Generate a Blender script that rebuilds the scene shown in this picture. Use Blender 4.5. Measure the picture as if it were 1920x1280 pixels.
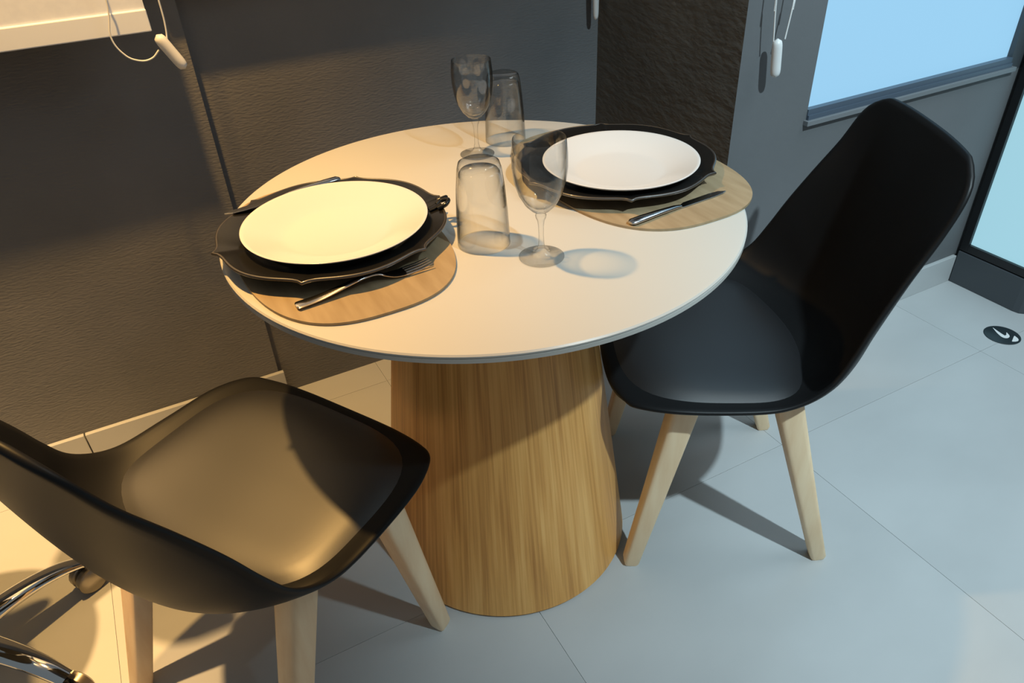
import bpy, bmesh, math, random
from mathutils import Vector, Matrix
for o in list(bpy.data.objects): bpy.data.objects.remove(o)
scene = bpy.context.scene
COL = scene.collection
PI = math.pi
# ------------------------------------------------------------------ camera
YAW, PITCH, ROLL, FPX = 0.463246, 0.614051, -0.049851, 1396.55
cam_d = bpy.data.cameras.new('camera'); cam = bpy.data.objects.new('camera', cam_d); COL.objects.link(cam)
fw = Vector((math.sin(YAW)*math.cos(PITCH), math.cos(YAW)*math.cos(PITCH), -math.sin(PITCH)))
rt0 = Vector((math.cos(YAW), -math.sin(YAW), 0)); up0 = rt0.cross(fw)
rt = rt0*math.cos(ROLL) + up0*math.sin(ROLL); up = up0*math.cos(ROLL) - rt0*math.sin(ROLL)
M4 = Matrix((rt, up, -fw)).transposed().to_4x4(); M4.translation = Vector((-0.4699, -1.01976, 1.26605))
cam.matrix_world = M4
cam_d.sensor_width = 36; cam_d.lens = FPX/1920*36; cam_d.clip_start = 0.02
scene.camera = cam
# ------------------------------------------------------------------ world, lights, exposure
scene.view_settings.view_transform = 'Standard'; scene.view_settings.look = 'None'
scene.view_settings.gamma = 1; scene.view_settings.use_curve_mapping = False
scene.view_settings.exposure = 0.2
w = bpy.data.worlds.new('world'); scene.world = w; w.use_nodes = True
bg = w.node_tree.nodes['Background']; bg.inputs[0].default_value = (0.80, 0.93, 1.0, 1); bg.inputs[1].default_value = 0.14

def spot(name, loc, aim, power, color, angle, blend, size):
    l = bpy.data.lights.new(name, 'SPOT'); l.energy = power; l.color = color
    l.spot_size = math.radians(angle); l.spot_blend = blend; l.shadow_soft_size = size
    o = bpy.data.objects.new(name, l); COL.objects.link(o); o.location = loc
    o.rotation_euler = (Vector(aim)-Vector(loc)).to_track_quat('-Z', 'Y').to_euler(); return o
spot('warm_ceiling_spot', (-0.51, 0.29, 2.2), (-0.72, 0.12, 0), 155, (1.0, 0.575, 0.18), 92, 1.0, 0.03)
spot('warm_floor_fill', (-1.15, 0.28, 2.4), (-1.0, 0.20, 0), 300, (1.0, 0.61, 0.25), 34, 0.7, 0.03)  # extra warm spot added to brighten the left floor, no known fixture
spot('cool_ceiling_spot', (0.45, -1.75, 2.75), (1.10, -0.14, 0), 275, (0.70, 0.91, 1.0), 62, 1.0, 0.035)
l = bpy.data.lights.new('overhead_fill', 'AREA'); l.shape = 'DISK'; l.size = 1.2; l.energy = 15; l.color = (.78, .93, 1.0)  # added soft fill, not a real panel; lifts the floor on the right
o = bpy.data.objects.new('overhead_fill', l); COL.objects.link(o); o.location = (1.7, -0.8, 2.8)
scene.cycles.transparent_max_bounces = 40

# ------------------------------------------------------------------ materials
MATS = {}
def mat(name, color, rough=0.5, metal=0.0, spec=0.5, coat=0.0, emit=None, estr=0.0):
    m = bpy.data.materials.new(name); m.use_nodes = True
    b = m.node_tree.nodes['Principled BSDF']
    b.inputs['Base Color'].default_value = (*color, 1); b.inputs['Roughness'].default_value = rough
    b.inputs['Metallic'].default_value = metal; b.inputs['Specular IOR Level'].default_value = spec
    b.inputs['Coat Weight'].default_value = coat
    if emit: b.inputs['Emission Color'].default_value = (*emit, 1); b.inputs['Emission Strength'].default_value = estr
    MATS[name] = m; return m
def N(m, t): return m.node_tree.nodes.new(t)
def L(m, a, b): m.node_tree.links.new(a, b)
def noise_col(m, c1, c2, scale, stretch=(1, 1, 1), detail=4, lo=.35, hi=.65, bump=0, bdist=.01, coord='Object', distort=0):
    b = m.node_tree.nodes['Principled BSDF']
    tc = N(m, 'ShaderNodeTexCoord'); mp = N(m, 'ShaderNodeMapping'); mp.inputs['Scale'].default_value = stretch
    nz = N(m, 'ShaderNodeTexNoise'); nz.inputs['Scale'].default_value = scale; nz.inputs['Detail'].default_value = detail
    nz.inputs['Distortion'].default_value = distort
    cr = N(m, 'ShaderNodeValToRGB'); cr.color_ramp.elements[0].position = lo; cr.color_ramp.elements[1].position = hi
    cr.color_ramp.elements[0].color = (*c1, 1); cr.color_ramp.elements[1].color = (*c2, 1)
    L(m, tc.outputs[coord], mp.inputs[0]); L(m, mp.outputs[0], nz.inputs[0]); L(m, nz.outputs[0], cr.inputs[0]); L(m, cr.outputs[0], b.inputs['Base Color'])
    if bump:
        bp = N(m, 'ShaderNodeBump'); bp.inputs['Strength'].default_value = bump; bp.inputs['Distance'].default_value = bdist
        L(m, nz.outputs[0], bp.inputs['Height']); L(m, bp.outputs[0], b.inputs['Normal'])
    return m
def add_bump(m, scale, stretch, strength, dist, detail=5):
    b = m.node_tree.nodes['Principled BSDF']
    tc = N(m, 'ShaderNodeTexCoord'); mp = N(m, 'ShaderNodeMapping'); mp.inputs['Scale'].default_value = stretch
    nz = N(m, 'ShaderNodeTexNoise'); nz.inputs['Scale'].default_value = scale; nz.inputs['Detail'].default_value = detail
    bp = N(m, 'ShaderNodeBump'); bp.inputs['Strength'].default_value = strength; bp.inputs['Distance'].default_value = dist
    L(m, tc.outputs['Object'], mp.inputs[0]); L(m, mp.outputs[0], nz.inputs[0]); L(m, nz.outputs[0], bp.inputs['Height']); L(m, bp.outputs[0], b.inputs['Normal'])

plaster = noise_col(mat('dark_plaster', (.06, .055, .05), .75, spec=.25), (.146, .147, .150), (.186, .184, .186), 3)
add_bump(plaster, 80, (1, 1, 3.0), .30, .005)
plaster2 = noise_col(mat('grey_paint', (.09, .095, .1), .7, spec=.3), (.130, .134, .138), (.148, .152, .158), 2.5)
add_bump(plaster2, 60, (1, 1, 1), .15, .004)
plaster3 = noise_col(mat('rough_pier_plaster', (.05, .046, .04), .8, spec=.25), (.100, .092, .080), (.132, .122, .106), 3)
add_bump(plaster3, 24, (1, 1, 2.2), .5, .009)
tile_m = noise_col(mat('floor_tile', (.46, .47, .47), .42, spec=.4), (.43, .44, .44), (.50, .51, .51), 2.2, (1, 1.6, 1), 6, .3, .7)
grout_m = mat('grout', (.40, .41, .41), .8)
white_lac = mat('white_lacquer', (.565, .55, .51), .34)
black_shell = mat('black_plastic', (.008, .008, .0085), .46, spec=.27)
pad_m = mat('black_leatherette', (.009, .009, .0105), .46, spec=.8, coat=.35)
pad_m.node_tree.nodes['Principled BSDF'].inputs['Coat Roughness'].default_value = .46
pad_m.node_tree.nodes['Principled BSDF'].inputs['Coat IOR'].default_value = 1.9
add_bump(pad_m, 300, (1, 1, 1), .05, .001)
beech = noise_col(mat('beech_wood', (.6, .42, .25), .5), (.86, .62, .38), (.94, .73, .48), 8, (6, 6, .8), 5)
steel = mat('steel', (.62, .62, .63), .18, 1)
chrome = mat('chrome', (.80, .80, .80), .07, 1)
bronze_cap = mat('castor_metal', (.30, .27, .23), .3, .9)
black_metal = mat('black_metal', (.01, .01, .01), .4)
gloss_black = mat('black_glazed_ceramic', (.010, .0095, .009), .2, spec=.6)
rim_m = mat('glazed_rim', (.035, .028, .022), .38, spec=1.0, coat=.5)
porcelain = mat('white_porcelain', (.70, .695, .69), .2)
plastic_w = mat('white_plastic', (.78, .78, .77), .35)
blind_m = noise_col(mat('blind_fabric', (.74, .71, .68), .8), (.78, .83, .95), (.82, .87, .98), 90)
blind_rail = mat('blind_rail', (.84, .89, .98), .6)
cushion_m = mat('dark_upholstery', (.03, .028, .026), .8)
wood_m = mat('oak_veneer', (.3, .17, .06), .48, spec=.4)
def wood_nodes(m):
    b = m.node_tree.nodes['Principled BSDF']
    tc = N(m, 'ShaderNodeTexCoord'); sx = N(m, 'ShaderNodeSeparateXYZ'); L(m, tc.outputs['Object'], sx.inputs[0])
    at = N(m, 'ShaderNodeMath'); at.operation = 'ARCTAN2'; L(m, sx.outputs[1], at.inputs[0]); L(m, sx.outputs[0], at.inputs[1])
    cb = N(m, 'ShaderNodeCombineXYZ'); L(m, at.outputs[0], cb.inputs[0]); L(m, sx.outputs[2], cb.inputs[2])
    def nz(scale, sc, det, dis):
        mp = N(m, 'ShaderNodeMapping'); mp.inputs['Scale'].default_value = sc
        n = N(m, 'ShaderNodeTexNoise'); n.inputs['Scale'].default_value = scale; n.inputs['Detail'].default_value = det; n.inputs['Distortion'].default_value = dis
        L(m, cb.outputs[0], mp.inputs[0]); L(m, mp.outputs[0], n.inputs[0]); return n
    a = nz(3.2, (2.2, 1, .75), 4, .5); c = nz(14, (3.2, 1, .22), 5, .3)
    mx = N(m, 'ShaderNodeMix'); mx.data_type = 'FLOAT'; mx.inputs[0].default_value = .45
    L(m, a.outputs[0], mx.inputs[2]); L(m, c.outputs[0], mx.inputs[3])
    cr = N(m, 'ShaderNodeValToRGB'); e = cr.color_ramp.elements
    e[0].position = .34; e[0].color = (.48, .205, .050, 1); e[1].position = .66; e[1].color = (.90, .50, .165, 1)
    k = e.new(.5); k.color = (.74, .365, .100, 1)
    L(m, mx.outputs[0], cr.inputs[0]); L(m, cr.outputs[0], b.inputs['Base Color'])
wood_nodes(wood_m)
mat_wood = noise_col(mat('placemat_wood_print', (.5, .38, .24), .55), (.29, .205, .112), (.40, .30, .18), 7, (7, 1, 1), 5, .3, .7)
def glass_mat():
    m = bpy.data.materials.new('clear_glass'); m.use_nodes = True; nt = m.node_tree; nt.nodes.remove(nt.nodes['Principled BSDF'])
    out = nt.nodes['Material Output']
    lw = N(m, 'ShaderNodeLayerWeight'); lw.inputs['Blend'].default_value = .5
    pw = N(m, 'ShaderNodeMath'); pw.operation = 'POWER'; pw.inputs[1].default_value = 3.0; L(m, lw.outputs['Facing'], pw.inputs[0])
    cr = N(m, 'ShaderNodeValToRGB'); L(m, pw.outputs[0], cr.inputs[0])
    cr.color_ramp.elements[0].color = (.985, .99, .99, 1); cr.color_ramp.elements[1].color = (.22, .24, .25, 1)
    tr = N(m, 'ShaderNodeBsdfTransparent'); L(m, cr.outputs[0], tr.inputs[0])
    gl = N(m, 'ShaderNodeBsdfGlossy'); gl.inputs['Roughness'].default_value = .03
    p5 = N(m, 'ShaderNodeMath'); p5.operation = 'POWER'; p5.inputs[1].default_value = 3.0; L(m, lw.outputs['Facing'], p5.inputs[0])
    fr = N(m, 'ShaderNodeMath'); fr.operation = 'MULTIPLY_ADD'; fr.inputs[1].default_value = .8; fr.inputs[2].default_value = .05; L(m, p5.outputs[0], fr.inputs[0])
    mx = N(m, 'ShaderNodeMixShader'); L(m, fr.outputs[0], mx.inputs[0]); L(m, tr.outputs[0], mx.inputs[1]); L(m, gl.outputs[0], mx.inputs[2])
    L(m, mx.outputs[0], out.inputs[0]); MATS['glass'] = m; return m
glass_m = glass_mat()
pane_m = mat('frosted_pane', (.08, .10, .12), .6, emit=(.285, .565, .80), estr=.84)
pane_m2 = mat('frosted_door_pane', (.08, .10, .12), .5, emit=(.33, .60, .70), estr=.86)
frame_blue = mat('window_rail', (.075, .10, .135), .4)
ledge_m = mat('ledge_trim', (.17, .18, .19), .5)
plinth_m = mat('plinth_grey', (.058, .066, .074), .55)
frame_black = mat('black_frame', (.006, .006, .007), .35)
cap_dark = mat('floor_cap_dark', (.02, .03, .035), .35)

# ------------------------------------------------------------------ helpers
def tag(o, label=None, cat=None, group=None, kind=None):
    if label: o['label'] = label
    if cat: o['category'] = cat
    if group: o['group'] = group
    if kind: o['kind'] = kind
    return o
def obj(name, verts, faces, m, parent=None, smooth=True, angle=40):
    me = bpy.data.meshes.new(name); me.from_pydata([tuple(v) for v in verts], [], faces); me.update()
    bm = bmesh.new(); bm.from_mesh(me); bmesh.ops.recalc_face_normals(bm, faces=bm.faces); bm.to_mesh(me); bm.free()
    if smooth:
        me.polygons.foreach_set('use_smooth', [True]*len(me.polygons)); me.set_sharp_from_angle(angle=math.radians(angle))
    me.materials.append(m); o = bpy.data.objects.new(name, me); COL.objects.link(o); o.parent = parent; return o
def empty(name, loc=(0, 0, 0), rz=0):
    o = bpy.data.objects.new(name, None); COL.objects.link(o); o.location = loc; o.rotation_euler = (0, 0, rz); o.empty_display_size = .05; return o
def box(name, lo, hi, m, parent=None, bevel=0):
    x0, y0, z0 = lo; x1, y1, z1 = hi
    v = [(x0, y0, z0), (x1, y0, z0), (x1, y1, z0), (x0, y1, z0), (x0, y0, z1), (x1, y0, z1), (x1, y1, z1), (x0, y1, z1)]
    f = [(0, 3, 2, 1), (4, 5, 6, 7), (0, 1, 5, 4), (1, 2, 6, 5), (2, 3, 7, 6), (3, 0, 4, 7)]
    o = obj(name, v, f, m, parent, smooth=False)
    if bevel:
        b = o.modifiers.new('bevel', 'BEVEL'); b.width = bevel; b.segments = 2
    return o
def prism(name, pts, z0, z1, m, parent=None, bevel=0):
    n = len(pts); v = [(x, y, z0) for x, y in pts]+[(x, y, z1) for x, y in pts]
    f = [tuple(range(n-1, -1, -1)), tuple(range(n, 2*n))]+[(i, (i+1) % n, n+(i+1) % n, n+i) for i in range(n)]
    o = obj(name, v, f, m, parent, smooth=n > 12, angle=35)
    if bevel:
        b = o.modifiers.new('bevel', 'BEVEL'); b.width = bevel; b.segments = 2; b.limit_method = 'ANGLE'
    return o
def lathe_data(prof, seg=64, rfun=None, closed=False):
    v, f, rings = [], [], []
    for r, z in prof:
        if r < 1e-6: rings.append([len(v)]); v.append((0, 0, z))
        else:
            rings.append(list(range(len(v), len(v)+seg)))
            for k in range(seg):
                a = 2*PI*k/seg; rr = r*(rfun(a, r) if rfun else 1); v.append((rr*math.cos(a), rr*math.sin(a), z))
    pairs = list(zip(rings[:-1], rings[1:]))
    if closed: pairs.append((rings[-1], rings[0]))
    for A, B in pairs:
        for k in range(seg):
            a, b = A[k % len(A)], A[(k+1) % len(A)]; c, d = B[(k+1) % len(B)], B[k % len(B)]
            q = []
            for i in (a, b, c, d):
                if i not in q: q.append(i)
            if len(q) > 2: f.append(tuple(q))
    return v, f
def lathe(name, prof, m, parent=None, seg=64, rfun=None, angle=40, closed=False):
    v, f = lathe_data(prof, seg, rfun, closed); return obj(name, v, f, m, parent, angle=angle)
def sweep(name, path, rad, m, parent=None, seg=10, flat=None, square=False, caps=True, angle=50):
    """tube along path; rad = number or list; flat = (width, height) list for elliptical / rectangular sections"""
    P = [Vector(q) for q in path]; n = len(P); v, f = [], []
    T = [(P[min(i+1, n-1)]-P[max(i-1, 0)]).normalized() for i in range(n)]
    ref = Vector((0, 0, 1)) if abs(T[0].z) < .9 else Vector((1, 0, 0))
    U = (ref-T[0]*ref.dot(T[0])).normalized()
    for i in range(n):
        U = (U-T[i]*U.dot(T[i])).normalized(); S = T[i].cross(U)
        if flat: a, b = flat[i]
        else: a = b = (rad[i] if isinstance(rad, (list, tuple)) else rad)
        for k in range(seg):
            t = 2*PI*(k+.5)/seg; c, s = math.cos(t), math.sin(t)
            if square: c, s = math.copysign(abs(c)**.35, c), math.copysign(abs(s)**.35, s)
            v.append(P[i]+S*(a*c)+U*(b*s))
    for i in range(n-1):
        for k in range(seg):
            f.append((i*seg+k, i*seg+(k+1) % seg, (i+1)*seg+(k+1) % seg, (i+1)*seg+k))
    if caps: f.append(tuple(range(seg-1, -1, -1))); f.append(tuple(range((n-1)*seg, n*seg)))
    return obj(name, v, f, m, parent, angle=angle)
def smooth_path(pts, n=8):
    P = [Vector(q) for q in pts]; P = [P[0]*2-P[1]]+P+[P[-1]*2-P[-2]]; out = []
    for i in range(1, len(P)-2):
        a, b, c, d = P[i-1:i+3]
        for k in range(n):
            t = k/n; out.append(.5*((2*b)+(c-a)*t+(2*a-5*b+4*c-d)*t*t+(3*b-a-3*c+d)*t**3))
    out.append(P[-2]); return out
def interp(tab, x):
    """catmull-rom through rows (x, a, b, ...)"""
    n = len(tab)
    if x <= tab[0][0]: return list(tab[0][1:])
    if x >= tab[-1][0]: return list(tab[-1][1:])
    i = max(k for k in range(n-1) if tab[k][0] <= x)
    t = (x-tab[i][0])/(tab[i+1][0]-tab[i][0]); out = []
    for c in range(1, len(tab[0])):
        p0, p1, p2, p3 = (tab[max(i-1, 0)][c], tab[i][c], tab[i+1][c], tab[min(i+2, n-1)][c])
        out.append(.5*(2*p1+(p2-p0)*t+(2*p0-5*p1+4*p2-p3)*t*t+(3*p1-p0-3*p2+p3)*t**3))
    return out

# ------------------------------------------------------------------ setting
YL, YB, YR, XG = .677, .702, .167, 1.68           # left wall, back wall, right wall planes; glass wall
fl = box('floor', (-2.9, -2.7, -.06), (3.2, 1.0, -.004), grout_m); tag(fl, 'grey floor slab under large light grey tiles', kind='structure')
TP = .7375; gap = .0004
tme = None
for i in range(-3, 5):
    for j in range(-4, 2):
        x0 = -.79+i*TP; y0 = -.135+j*TP
        if x0 < -2.8 and i < -2: pass
        if tme is None:
            h = TP/2-gap; t = box('tile', (-h, -h, -.004), (h, h, 0), tile_m, fl); tme = t.data
        else:
            t = bpy.data.objects.new('tile', tme); COL.objects.link(t); t.parent = fl
        t.location = (x0+TP/2, y0+TP/2, 0)
HT = 2.6
tag(box('wall_left', (-2.9, YL, 0), (-.318, .92, HT), plaster), 'dark rough plaster wall behind the left chair', kind='structure')
tag(box('wall_back', (-.318, YB, 0), (.70, .92, HT), plaster), 'dark plaster wall set back behind the table', kind='structure')
pier = prism('wall_pier', [(.686, .92), (.686, YB), (.683, YR), (.907, YR), (.907, .92)], 0, HT, plaster2)
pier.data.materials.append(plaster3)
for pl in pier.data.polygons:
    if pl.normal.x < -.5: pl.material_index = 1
tag(pier, 'dark rough-sided pier beside the window', kind='structure')
tag(box('wall_right', (.907, YR, 0), (XG+.06, .30, .655), plaster2), 'low grey wall under the frosted window', kind='structure')
tag(box('wall_post', (1.642, YR, .655), (XG+.06, .30, HT), plinth_m), 'dark grey corner post right of the frosted window', kind='structure')
# skirting tiles
def skirting(name, pieces, lab):
    e = empty(name, pieces[0][0]); tag(e, lab, kind='structure')
    for lo, hi in pieces:
        o = box('skirting_tile', lo, hi, tile_m, e, bevel=.0015); o.matrix_parent_inverse = Matrix.Translation(-Vector(pieces[0][0]))
g = .0015
skirting('baseboard_left', [((-2.9, YL-.012, 0), (-2.265-g, YL, .09)), ((-2.265+g, YL-.012, 0), (-1.5275-g, YL, .09)), ((-1.5275+g, YL-.012, 0), (-.79-g, YL, .09)), ((-.79+g, YL-.012, 0), (-.306, YL, .09))], 'low skirting of floor tile along the left wall')
skirting('baseboard_right', [((.673, YR-.012, 0), (1.4225-g, YR, .09)), ((1.4225+g, YR-.012, 0), (XG, YR, .09))], 'low skirting of floor tile under the frosted window')
# frosted window in the right wall
e = empty('window_1', (.907, YR, .655)); tag(e, 'frosted blue window with dark rail', kind='structure')
def wp(n, lo, hi, m, bevel=0):
    o = box(n, lo, hi, m, e, bevel); o.matrix_parent_inverse = Matrix.Translation(-e.location); return o
wp('pane', (.907, YR+.014, .668), (1.642, YR+.026, HT), pane_m)
wp('bottom_rail', (.907, YR-.003, .667), (1.642, YR+.012, .690), frame_blue)
wp('rail_groove', (.907, YR-.007, .6665), (1.642, YR-.003, .677), frame_blue)
wp('ledge', (.900, YR-.014, .655), (1.655, YR+.012, .6665), ledge_m, .001)
# glazed panel standing at right angles, on its plinth
YE = -.085
gp = prism('glass_wall_plinth', [(XG, .155), (XG, YE+.03), (XG+.004, YE+.012), (XG+.016, YE), (XG+.06, YE), (XG+.06, .155)], 0, .108, plinth_m, bevel=.002)
tag(gp, 'grey plinth under the black-framed frosted glass panel', kind='structure')
e = empty('window_2', (XG, .155, .108)); tag(e, 'frosted glass panel in a black frame', kind='structure')
def wp2(n, lo, hi, m): 
    o = box(n, lo, hi, m, e, .001); o.matrix_parent_inverse = Matrix.Translation(-e.location); return o
wp2('stile', (XG+.002, .132, .112), (XG+.05, .155, HT), frame_black)
wp2('stile', (XG+.002, YE, .112), (XG+.05, YE+.022, HT), frame_black)
wp2('bottom_rail', (XG+.002, YE+.022, .112), (XG+.05, .132, .136), frame_black)
wp2('pane', (XG+.012, YE+.022, .136), (XG+.024, .132, HT), pane_m2)
tag(box('wall_far', (2.6, -2.7, 0), (2.7, 1.0, HT), plaster2), 'plain grey wall beyond the glass panel', kind='structure')
# ------------------------------------------------------------------ table
tb = empty('dining_table', (0, 0, 0)); tag(tb, 'round white-topped table on a tapered oak drum pedestal', 'table')
lathe('tabletop', [(0, .75), (.408, .75), (.4125, .7494), (.4147, .7475), (.4147, .7455), (.4125, .7445), (.4142, .7435), (.4142, .7375), (.400, .727), (.36, .724), (0, .724)], white_lac, tb, 160, angle=30)
pd = lathe('pedestal', [(0, .002), (.250, .002), (.2540, .006), (.157, .724), (0, .724)], wood_m, tb, 128, angle=30); pd.location = (.004, 0, 0)
lathe('foot_ring', [(0, 0), (.246, 0), (.246, .003), (0, .003)], black_metal, tb, 96).location = (.004, 0, 0)

# ------------------------------------------------------------------ shell chairs
# rows: u, f, z, halfwidth, df, dz  (f forward; df/dz = how far the side edges move forward / up)
SH = [(0.00, .232, .396, .120, -.010, -.002), (.025, .243, .414, .165, -.018, .000), (.07, .230, .430, .206, -.014, .004), (.18, .150, .430, .238, 0, .012),
      (.30, .050, .420, .247, .002, .022), (.42, -.050, .412, .248, .010, .036), (.52, -.130, .414, .244, .030, .070), (.60, -.185, .440, .236, .055, .095),
      (.68, -.218, .505, .225, .060, .092), (.78, -.243, .600, .213, .048, .068), (.88, -.262, .700, .203, .030, .034), (.95, -.273, .775, .194, .018, .012),
      (.985, -.279, .815, .172, .010, .002), (1.0, -.282, .836, .135, .006, -.004)]
def shell_pt(u, v):
    f, z, hw, df, dz = interp(SH, u); s = abs(v); k = s**(4.6-2.0*min(1, max(0, (u-.45)/.2)))
    return Vector((f+df*k, v*hw, z+dz*k))
def make_chair(name, loc, rz, label):
    c = empty(name, (loc[0], loc[1], 0), rz); tag(c, label, 'chair', 'black shell chairs at the round table')
    nu, nv = 44, 24; v, f = [], []
    for i in range(nu+1):
        for j in range(nv+1): v.append(shell_pt(i/nu, -1+2*j/nv))
    for i in range(nu):
        for j in range(nv):
            a = i*(nv+1)+j; f.append((a, a+1, a+nv+2, a+nv+1))
    o = obj('shell', v, f, black_shell, c, angle=180)
    # faces must point to the sitter so the thickness grows outwards
    if o.data.polygons[5*nv+12].normal.z < 0: o.data.flip_normals()
    s = o.modifiers.new('thickness', 'SOLIDIFY'); s.thickness = .011; s.offset = -1; s.use_even_offset = False
    s = o.modifiers.new('smooth', 'SUBSURF'); s.levels = 1; s.render_levels = 1
    # seat pad
    rings, seg = 14, 72; v, f = [], []
    us = [(interp(SH, k/200)[0], k/200) for k in range(0, 125)]
    us = [q for q in us if q[1] >= .035]
    def zat(x, y):
        u_ = us[-1][1]
        for (fa, ua), (fb, ub) in zip(us[:-1], us[1:]):
            if fa >= x >= fb: u_ = ua+(ub-ua)*(fa-x)/max(1e-6, fa-fb); break
        if x > us[0][0]: u_ = us[0][1]
        f_, z_, hw, df, dz = interp(SH, u_); return z_+dz*min(1, abs(y)/hw)**4.6
    v.append((.03, 0, zat(.03, 0)+.021))
    for r in range(1, rings+1):
        q = r/rings
        for k in range(seg):
            a = 2*PI*k/seg; ca, sa = math.cos(a), math.sin(a); n = 3.4
            rr = (abs(ca)**n+abs(sa)**n)**(-1/n); x = .028+.192*q*rr*ca; y = .216*q*rr*sa
            if ca < 0: x = .028+.165*q*(rr*.35+.65)*ca
            h = .021*(1-q**7) - (.002 if r == rings else 0); v.append((x, y, zat(x, y)+h))
    for k in range(seg): f.append((0, 1+k, 1+(k+1) % seg))
    for r in range(rings-1):
        for k in range(seg):
            a = 1+r*seg+k; b = 1+r*seg+(k+1) % seg; f.append((a, a+seg, b+seg, b))
    pad = obj('seat_pad', v, f, pad_m, c, angle=180)
    if pad.data.polygons[0].normal.z < 0: pad.data.flip_normals()
    # legs
    for sx in (1, -1):
        for sy in (1, -1):
            fx, tx = (.187, .112) if sx > 0 else (-.195, -.072)
            P = [(fx, sy*.197, .0), (fx+(tx-fx)*.012, sy*.1968, .008), (fx+(tx-fx)*.5, sy*.1915, .2), (tx, sy*.185, .4), (tx+(tx-fx)*.03, sy*.184, .416)]
            sweep('leg', P, None, beech, c, seg=16, flat=[(.0125, .0125), (.0155, .0155), (.0195, .0195), (.024, .024), (.024, .024)], square=True, angle=60)
    # cross frame under the shell
    for sy in (1, -1):
        sweep('frame_bar', [(.108, sy*.184, .398), (-.066, -sy*.184, .398)], None, black_metal, c, seg=8, flat=[(.012, .006)]*2, square=True)
    return c
make_chair('shell_chair', (.427, -.147), math.atan2(.466, -.885), 'black shell chair at the right of the table, in front of the window wall')
make_chair('shell_chair', (-.49, -.095), .52, 'black shell chair left of the table, seat half lit by warm light')

# ------------------------------------------------------------------ place settings
def superellipse(cx, cy, a, b, n, k=96):
    out = []
    for i in range(k):
        t = 2*PI*i/k; c, s = math.cos(t), math.sin(t)
        out.append((cx+a*math.copysign(abs(c)**(2/n), c), cy+b*math.copysign(abs(s)**(2/n), s)))
    return out
ZT = .75
def placemat(loc, a, b, rz, lab):
    o = prism('placemat', superellipse(0, 0, a, b, 2.7), 0, .004, mat_wood); o.location = (loc[0], loc[1], ZT+.0002); o.rotation_euler = (0, 0, rz)
    tag(o, lab, 'placemat', 'oval placemats on the round table'); return o
placemat((-.247, .004), .149, .234, 0, 'tan oval placemat lit yellow on the left side of the table')
placemat((.268, -.012), .160, .236, 0, 'tan oval placemat with a dark knife on the right side of the table')
ZM = ZT+.0044
def charger(loc, rz, lab, ornament=False):
    e = empty('charger_plate', (loc[0], loc[1], ZM), rz); tag(e, lab, 'charger plate', 'scalloped black charger plates')
    def rf(a, r):
        k = max(0, min(1, (r-.118)/.05)); t = abs((3*a/PI+.5) % 1-.5)*2; return 1-k*(.06-.06*math.exp(-t/.10)-.035*t*t*(3-2*t))
    lathe('dish', [(0, 0), (.100, 0), (.112, .003), (.132, .013), (.168, .0185), (.1735, .0195), (.1762, .0220), (.1735, .0250), (.169, .0240), (.133, .0185), (.114, .0085), (.108, .006), (0, .006)], gloss_black, e, 144, rf, angle=50)
    lathe('rim_bead', [(.1745+.0024*math.cos(q*PI/5), .0232+.0024*math.sin(q*PI/5)) for q in range(10)], rim_m, e, 144, rf, angle=180, closed=True)
    if ornament:
        a = ornament; r0 = .163; c, s = math.cos(a), math.sin(a)
        P = lambda r, t, z: (r*c-t*s, r*s+t*c, z)
        h = sweep('bow_ornament', smooth_path([P(.160, -.012, .026), P(.172, -.014, .032), P(.178, -.003, .034), P(.168, .004, .031), P(.160, .0, .028), P(.170, .006, .032), P(.178, .014, .031), P(.166, .016, .027)], 6), .0035, gloss_black, e, 8)
        sweep('bow_tail', smooth_path([P(.165, 0, .029), P(.155, -.004, .026), P(.146, -.006, .024)], 4), None, gloss_black, h, 8, flat=[(.006, .002)]*9)
    return e
charger((-.246, .011), math.radians(180), 'black scalloped charger plate under the yellow-lit left plate', math.radians(-12-180))
charger((.249, -.010), math.radians(184), 'black scalloped charger plate under the cool white right plate')
def plate(loc, lab, R=.137):
    s = R/.137
    o = lathe('dinner_plate', [(0, .003), (.062, .003), (.064, 0), (.070, 0), (.073, .004), (.100, .011), (.134, .0265), (.1365, .028), (.137, .0295), (.1355, .0302), (.131, .0285), (.100, .0165), (.084, .0105), (.074, .0085), (0, .0078)], porcelain, None, 128, angle=60)
    o.location = (loc[0], loc[1], ZM+.0064); o.scale = (s, s, 1); tag(o, lab, 'plate', 'white dinner plates'); return o
plate((-.243, .000), 'white dinner plate glowing yellow on the left charger', .137)
plate((.240, -.040), 'cool white dinner plate on the right charger', .131)
def blade_outline(name, outline, z0, th, m, parent):
    return prism(name, outline, z0, z0+th, m, parent, bevel=th*.3)
def knife(a, b, lab, dz=0):
    a = Vector(a); b = Vector(b); d = b-a; ln = d.length
    e = empty('table_knife', (a.x, a.y, ZM+dz), math.atan2(d.y, d.x)); tag(e, lab, 'knife')
    s = ln/.20
    ol = [(0, .001), (.012, -.006), (.03, -.0085), (.085, -.0088), (.096, -.004), (.100, -.0035), (.100, .0035), (.094, .0048), (.03, .0060), (.010, .0045)]
    blade_outline('blade', [(x*s, y) for x, y in ol], .0005, .0014, steel, e)
    hp = [(.098, 0, .0025), (.11, 0, .0035), (.14, 0, .0045), (.175, 0, .0048), (.195, 0, .0045), (.20, 0, .0042)]
    sweep('handle', [(x*s, y, z) for x, y, z in hp], None, steel, e, 12, flat=[(.004, .002), (.005, .003), (.0065, .0035), (.0085, .0038), (.0085, .0038), (.005, .002)])
    return e
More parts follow.
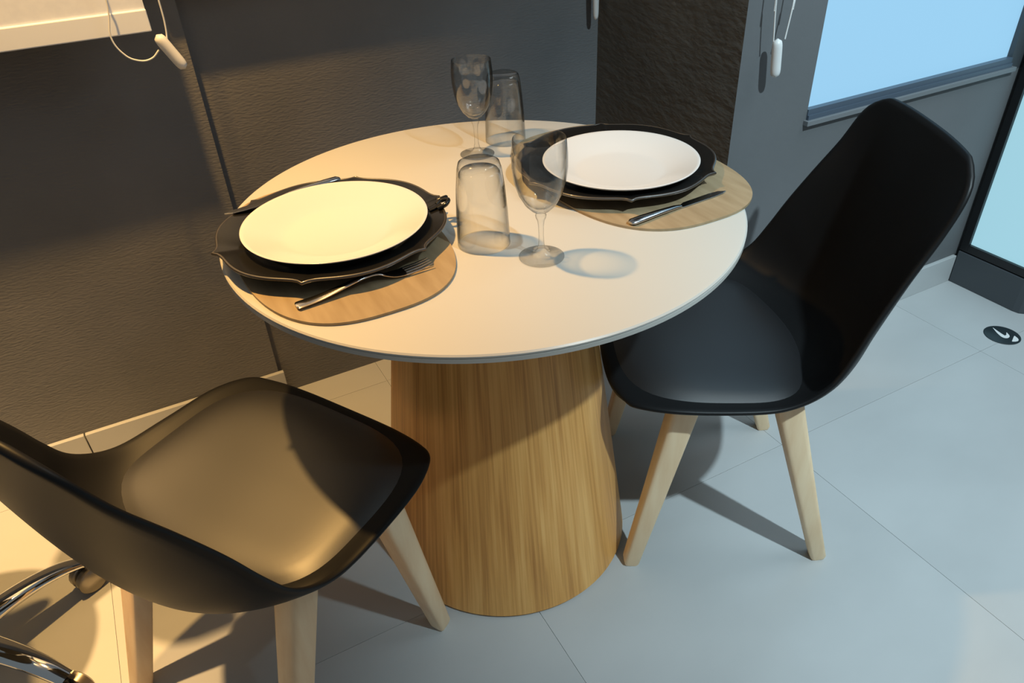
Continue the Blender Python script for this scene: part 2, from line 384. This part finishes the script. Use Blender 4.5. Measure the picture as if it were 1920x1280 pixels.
def fork(a, b, lab):
    a = Vector(a); b = Vector(b); d = b-a; ln = d.length; s = ln/.195
    e = empty('table_fork', (a.x, a.y, ZM), math.atan2(d.y, d.x)); tag(e, lab, 'fork')
    hp = [(0, .0035), (.006, .004), (.03, .005), (.06, .009), (.09, .0135), (.112, .0135), (.125, .0085)]
    sweep('handle', smooth_path([(x*s, 0, z) for x, z in hp], 4), None, steel, e, 12, flat=[(q[0], q[1]) for q in [interp([(0, .006, .0016), (2, .0092, .0018), (8, .0085, .0018), (14, .0055, .0022), (20, .0038, .0022), (24, .0048, .0018)], i) for i in range(25)]])
    sweep('head', smooth_path([(.122*s, 0, .0095), (.135*s, 0, .005), (.148*s, 0, .0035), (.155*s, 0, .0035)], 4), None, steel, e, 12, flat=[(interp([(0, .005), (5, .010), (12, .0122)], i)[0], .0014) for i in range(13)])
    for k in (-1.5, -.5, .5, 1.5):
        sweep('tine', [(.153*s, k*.0066, .0035), (.175*s, k*.0066, .0042), (.195*s, k*.0062, .0075)], None, steel, e, 8, flat=[(.0019, .0013), (.0017, .0012), (.0008, .0007)])
    return e
knife((-.382, .127), (-.188, .157), 'steel table knife lying on the left charger rim, tip past the table edge', .0262)
fork((-.350, -.158), (-.155, -.146), 'steel fork on the front of the left placemat')
knife((.350, -.180), (.150, -.196), 'dark reflecting steel knife on the right placemat')

# ------------------------------------------------------------------ glasses
def wine_glass(loc, s, lab):
    e = empty('wine_glass', (loc[0], loc[1], ZT), .3); e.scale = (s, s, s); tag(e, lab, 'wine glass', 'stemmed wine glasses')
    lathe('foot', [(0, .0004), (.030, .0004), (.0325, .0012), (.0325, .0022), (.030, .003), (.016, .0055), (.009, .009), (.006, .014)], glass_m, e, 56, angle=70)
    lathe('stem', [(.006, .014), (.0042, .022), (.0036, .035), (.0040, .050), (.0052, .058), (.0072, .062), (.0078, .066), (.0060, .070)], glass_m, e, 32, angle=70)
    lathe('bowl', [(.0060, .070), (.013, .0735), (.022, .083), (.030, .098), (.0352, .116), (.0375, .136), (.0374, .155), (.0355, .174), (.0350, .1752), (.0344, .174), (.0362, .155), (.0363, .136), (.0340, .116), (.0287, .099), (.0205, .0855), (.011, .078), (0, .0765)], glass_m, e, 64, angle=70)
    return e
wine_glass((-.008, -.203), 1.0, 'stemmed wine glass in the table middle beside the front upturned tumbler')
wine_glass((.089, .205), .985, 'stemmed wine glass near the back wall, in front of the rear tumbler')
def tumbler(loc, lab):
    o = lathe('tumbler', [(.0385, 0), (.0393, .0008), (.0390, .003), (.0375, .05), (.0350, .088), (.0318, .116), (.0290, .1255), (.024, .128), (0, .1265), (0, .1165), (.0265, .1145), (.0295, .110), (.0332, .087), (.0358, .05), (.0372, .003), (.0377, .0006)], glass_m, None, 64, angle=60, closed=True)
    o.location = (loc[0], loc[1], ZT); tag(o, lab, 'tumbler', 'upturned glass tumblers'); return o
tumbler((-.058, -.119), 'upturned clear tumbler in the table middle beside the left charger')
tumbler((.169, .243), 'upturned clear tumbler at the rear table edge behind a wine glass')

# ------------------------------------------------------------------ blinds and pull cords
def blind(x0, x1, y, zb, lab, ht=2.25):
    e = empty('roller_blind', (x0, y, zb)); tag(e, lab, 'blind')
    def bx(n, lo, hi, m, bv=0):
        o = box(n, lo, hi, m, e, bv); o.matrix_parent_inverse = Matrix.Translation(-e.location); return o
    bx('fabric', (x0, y-.001, zb+.038), (x1, y+.001, ht), blind_m)
    bx('bottom_rail', (x0, y-.005, zb), (x1+.001, y+.005, zb+.038), blind_rail, .002)
    t = sweep('roller_tube', [(x0-.004, y+.02, ht+.02), (x1+.004, y+.02, ht+.02)], .025, blind_rail, e, 20); t.matrix_parent_inverse = Matrix.Translation(-e.location)
    for x in (x0-.007, x1+.007):
        bx('bracket', (x-.003, y-.008, ht-.02), (x+.003, y+.046, ht+.05), blind_rail)
    return e
blind(-1.75, -.381, .583, .9685, 'white roller blind with a pale bottom rail in front of the left wall')
blind(-.355, .62, .645, 1.045, 'white roller blind hanging in front of the set-back wall, above the frame', 2.1)
def capsule(name, a, b, r0, r1, m, parent, th=1.0):
    a = Vector(a); b = Vector(b); pts, fl_ = [], []
    for i in range(17):
        t = i/16; r = r0+(r1-r0)*t; e_ = min(1, (1-abs(2*t-1)**7))**.5
        pts.append(a.lerp(b, t)); fl_.append((max(.0004, r*e_), max(.0004, r*e_*th)))
    return sweep(name, pts, None, m, parent, 16, flat=fl_, angle=80)
def pull(lab, cords, wa, wb, r0, r1):
    e = empty('pull_cord', wb); tag(e, lab, 'pull cord', 'white blind pull cords')
    for c in cords:
        o = sweep('cord', smooth_path(c, 8), .0016, plastic_w, e, 8); o.matrix_parent_inverse = Matrix.Translation(-Vector(wb))
    o = capsule('tassel', wa, wb, r0, r1, plastic_w, e); o.matrix_parent_inverse = Matrix.Translation(-Vector(wb)); return e
yc = .565
pull('white looped pull cord with a tilted tassel beside the left blind',
     [[(-.405, yc, 2.24), (-.440, yc, 1.20), (-.439, yc, 1.035), (-.451, yc, .971), (-.437, yc, .937), (-.414, yc, .924), (-.394, yc, .926), (-.379, yc, .938)],
      [(-.365, yc, 2.24), (-.356, yc, 1.20), (-.355, yc, 1.025), (-.3565, yc, .975), (-.362, yc, .945)]], (-.376, yc-.003, .965), (-.343, yc-.003, .899), .0112, .0105)
pull('white cord tassel hanging at the corner between back wall and rough pier', [[(.655, .665, 2.24), (.653, .665, 1.2), (.653, .665, .90)]], (.653, .665, .915), (.655, .665, .833), .0085, .0065)
pull('white pull cord and tassel in front of the pier beside the window',
     [[(.700, .13, 2.24), (.716, .13, 1.05), (.719, .13, .95), (.728, .13, .872)], [(.800, .13, 2.24), (.772, .13, 1.05), (.767, .13, .944), (.759, .13, .872)]], (.739, .13, .876), (.748, .13, .797), .0105, .0105)
tag(sweep('blind_roller', [(.66, .13, 2.26), (1.66, .13, 2.26)], .03, blind_rail, None, 20), 'rolled-up white blind above the frosted window', 'blind')

# ------------------------------------------------------------------ floor cap
e = empty('floor_cap', (1.541, -.118, 0), -.62); tag(e, 'round dark floor cap with a white swirl near the grey plinth', 'floor cap')
lathe('disc', [(0, 0), (.046, 0), (.047, .001), (.045, .002), (0, .002)], cap_dark, e, 48)
def crescent(pts, wd, n):
    sweep(n, smooth_path(pts, 6), None, plastic_w, e, 6, flat=[(wd*max(.12, math.sin(PI*(i+.5)/(6*(len(pts)-1)+1))), .0008) for i in range(6*(len(pts)-1)+1)])
crescent([(-.012, .034, .002), (-.006, .008, .002), (.002, -.010, .002), (.013, -.004, .002), (.016, .012, .002)], .0075, 'swirl')
crescent([(.014, -.032, .002), (.027, -.022, .002), (.031, -.004, .002)], .008, 'swirl')

# ------------------------------------------------------------------ swivel chair at the left edge
hub = (-1.02, .165); oc = empty('swivel_chair', (hub[0], hub[1], 0)); tag(oc, 'swivel chair with chrome star base on castors at the left edge', 'chair')
lathe('hub', [(0, .07), (.034, .07), (.036, .075), (.036, .115), (.030, .122), (0, .122)], chrome, oc, 32)
lathe('gas_column', [(.025, .11), (.025, .30), (.014, .30), (.014, .44), (0, .44)], chrome, oc, 24)
for k in range(5):
    a = math.radians(28-72*k); c, s = math.cos(a), math.sin(a)
    P = smooth_path([(r*c, r*s, z) for r, z in ((.02, .098), (.08, .104), (.14, .100), (.19, .088), (.228, .070))], 5)
    n = len(P)
    ob = sweep('base_arm', P, None, chrome, oc, 16, flat=[(.026-.010*(i/(n-1)), .015-.006*(i/(n-1))) for i in range(n)], angle=60)
    st = sweep('castor_stem', [(.220*c, .220*s, .07), (.220*c, .220*s, .040)], .006, black_metal, ob, 10)
    t = (-s, c); x, y = .224*c, .224*s
    for sg in (-1, 1):
        A = [(x+t[0]*sg*w_, y+t[1]*sg*w_, .029) for w_ in (.003, .006, .020, .0235)]
        sweep('castor_wheel', A, [.025, .029, .029, .024], bronze_cap, ob, 20)
sc = lathe('seat', [(0, .44), (.13, .445), (.175, .462), (.185, .48), (.172, .505), (.13, .515), (0, .512)], cushion_m, oc, 48)
sc.location = (-.05, .035, 0)
bk = []
ba = math.radians(30); bc, bs = math.cos(ba), math.sin(ba); v, f = [], []
for i in range(9):
    zz = .62+.36*i/8
    for j in range(13):
        tt = -1+2*j/12; hw = .15*(1-.35*abs(2*i/8-1)**4); rr = .195+.02*(i/8)-.05*tt*tt
        v.append((rr*bc-tt*hw*bs, rr*bs+tt*hw*bc, zz))
for i in range(8):
    for j in range(12):
        a = i*13+j; f.append((a, a+1, a+14, a+13))
o = obj('backrest', v, f, cushion_m, oc, angle=180); s = o.modifiers.new('t', 'SOLIDIFY'); s.thickness = .035; s.offset = 0
sweep('back_support', smooth_path([(.05*bc, .05*bs, .44), (.20*bc, .20*bs, .45), (.222*bc, .222*bs, .52), (.218*bc, .218*bs, .66)], 5), .012, chrome, oc, 10)
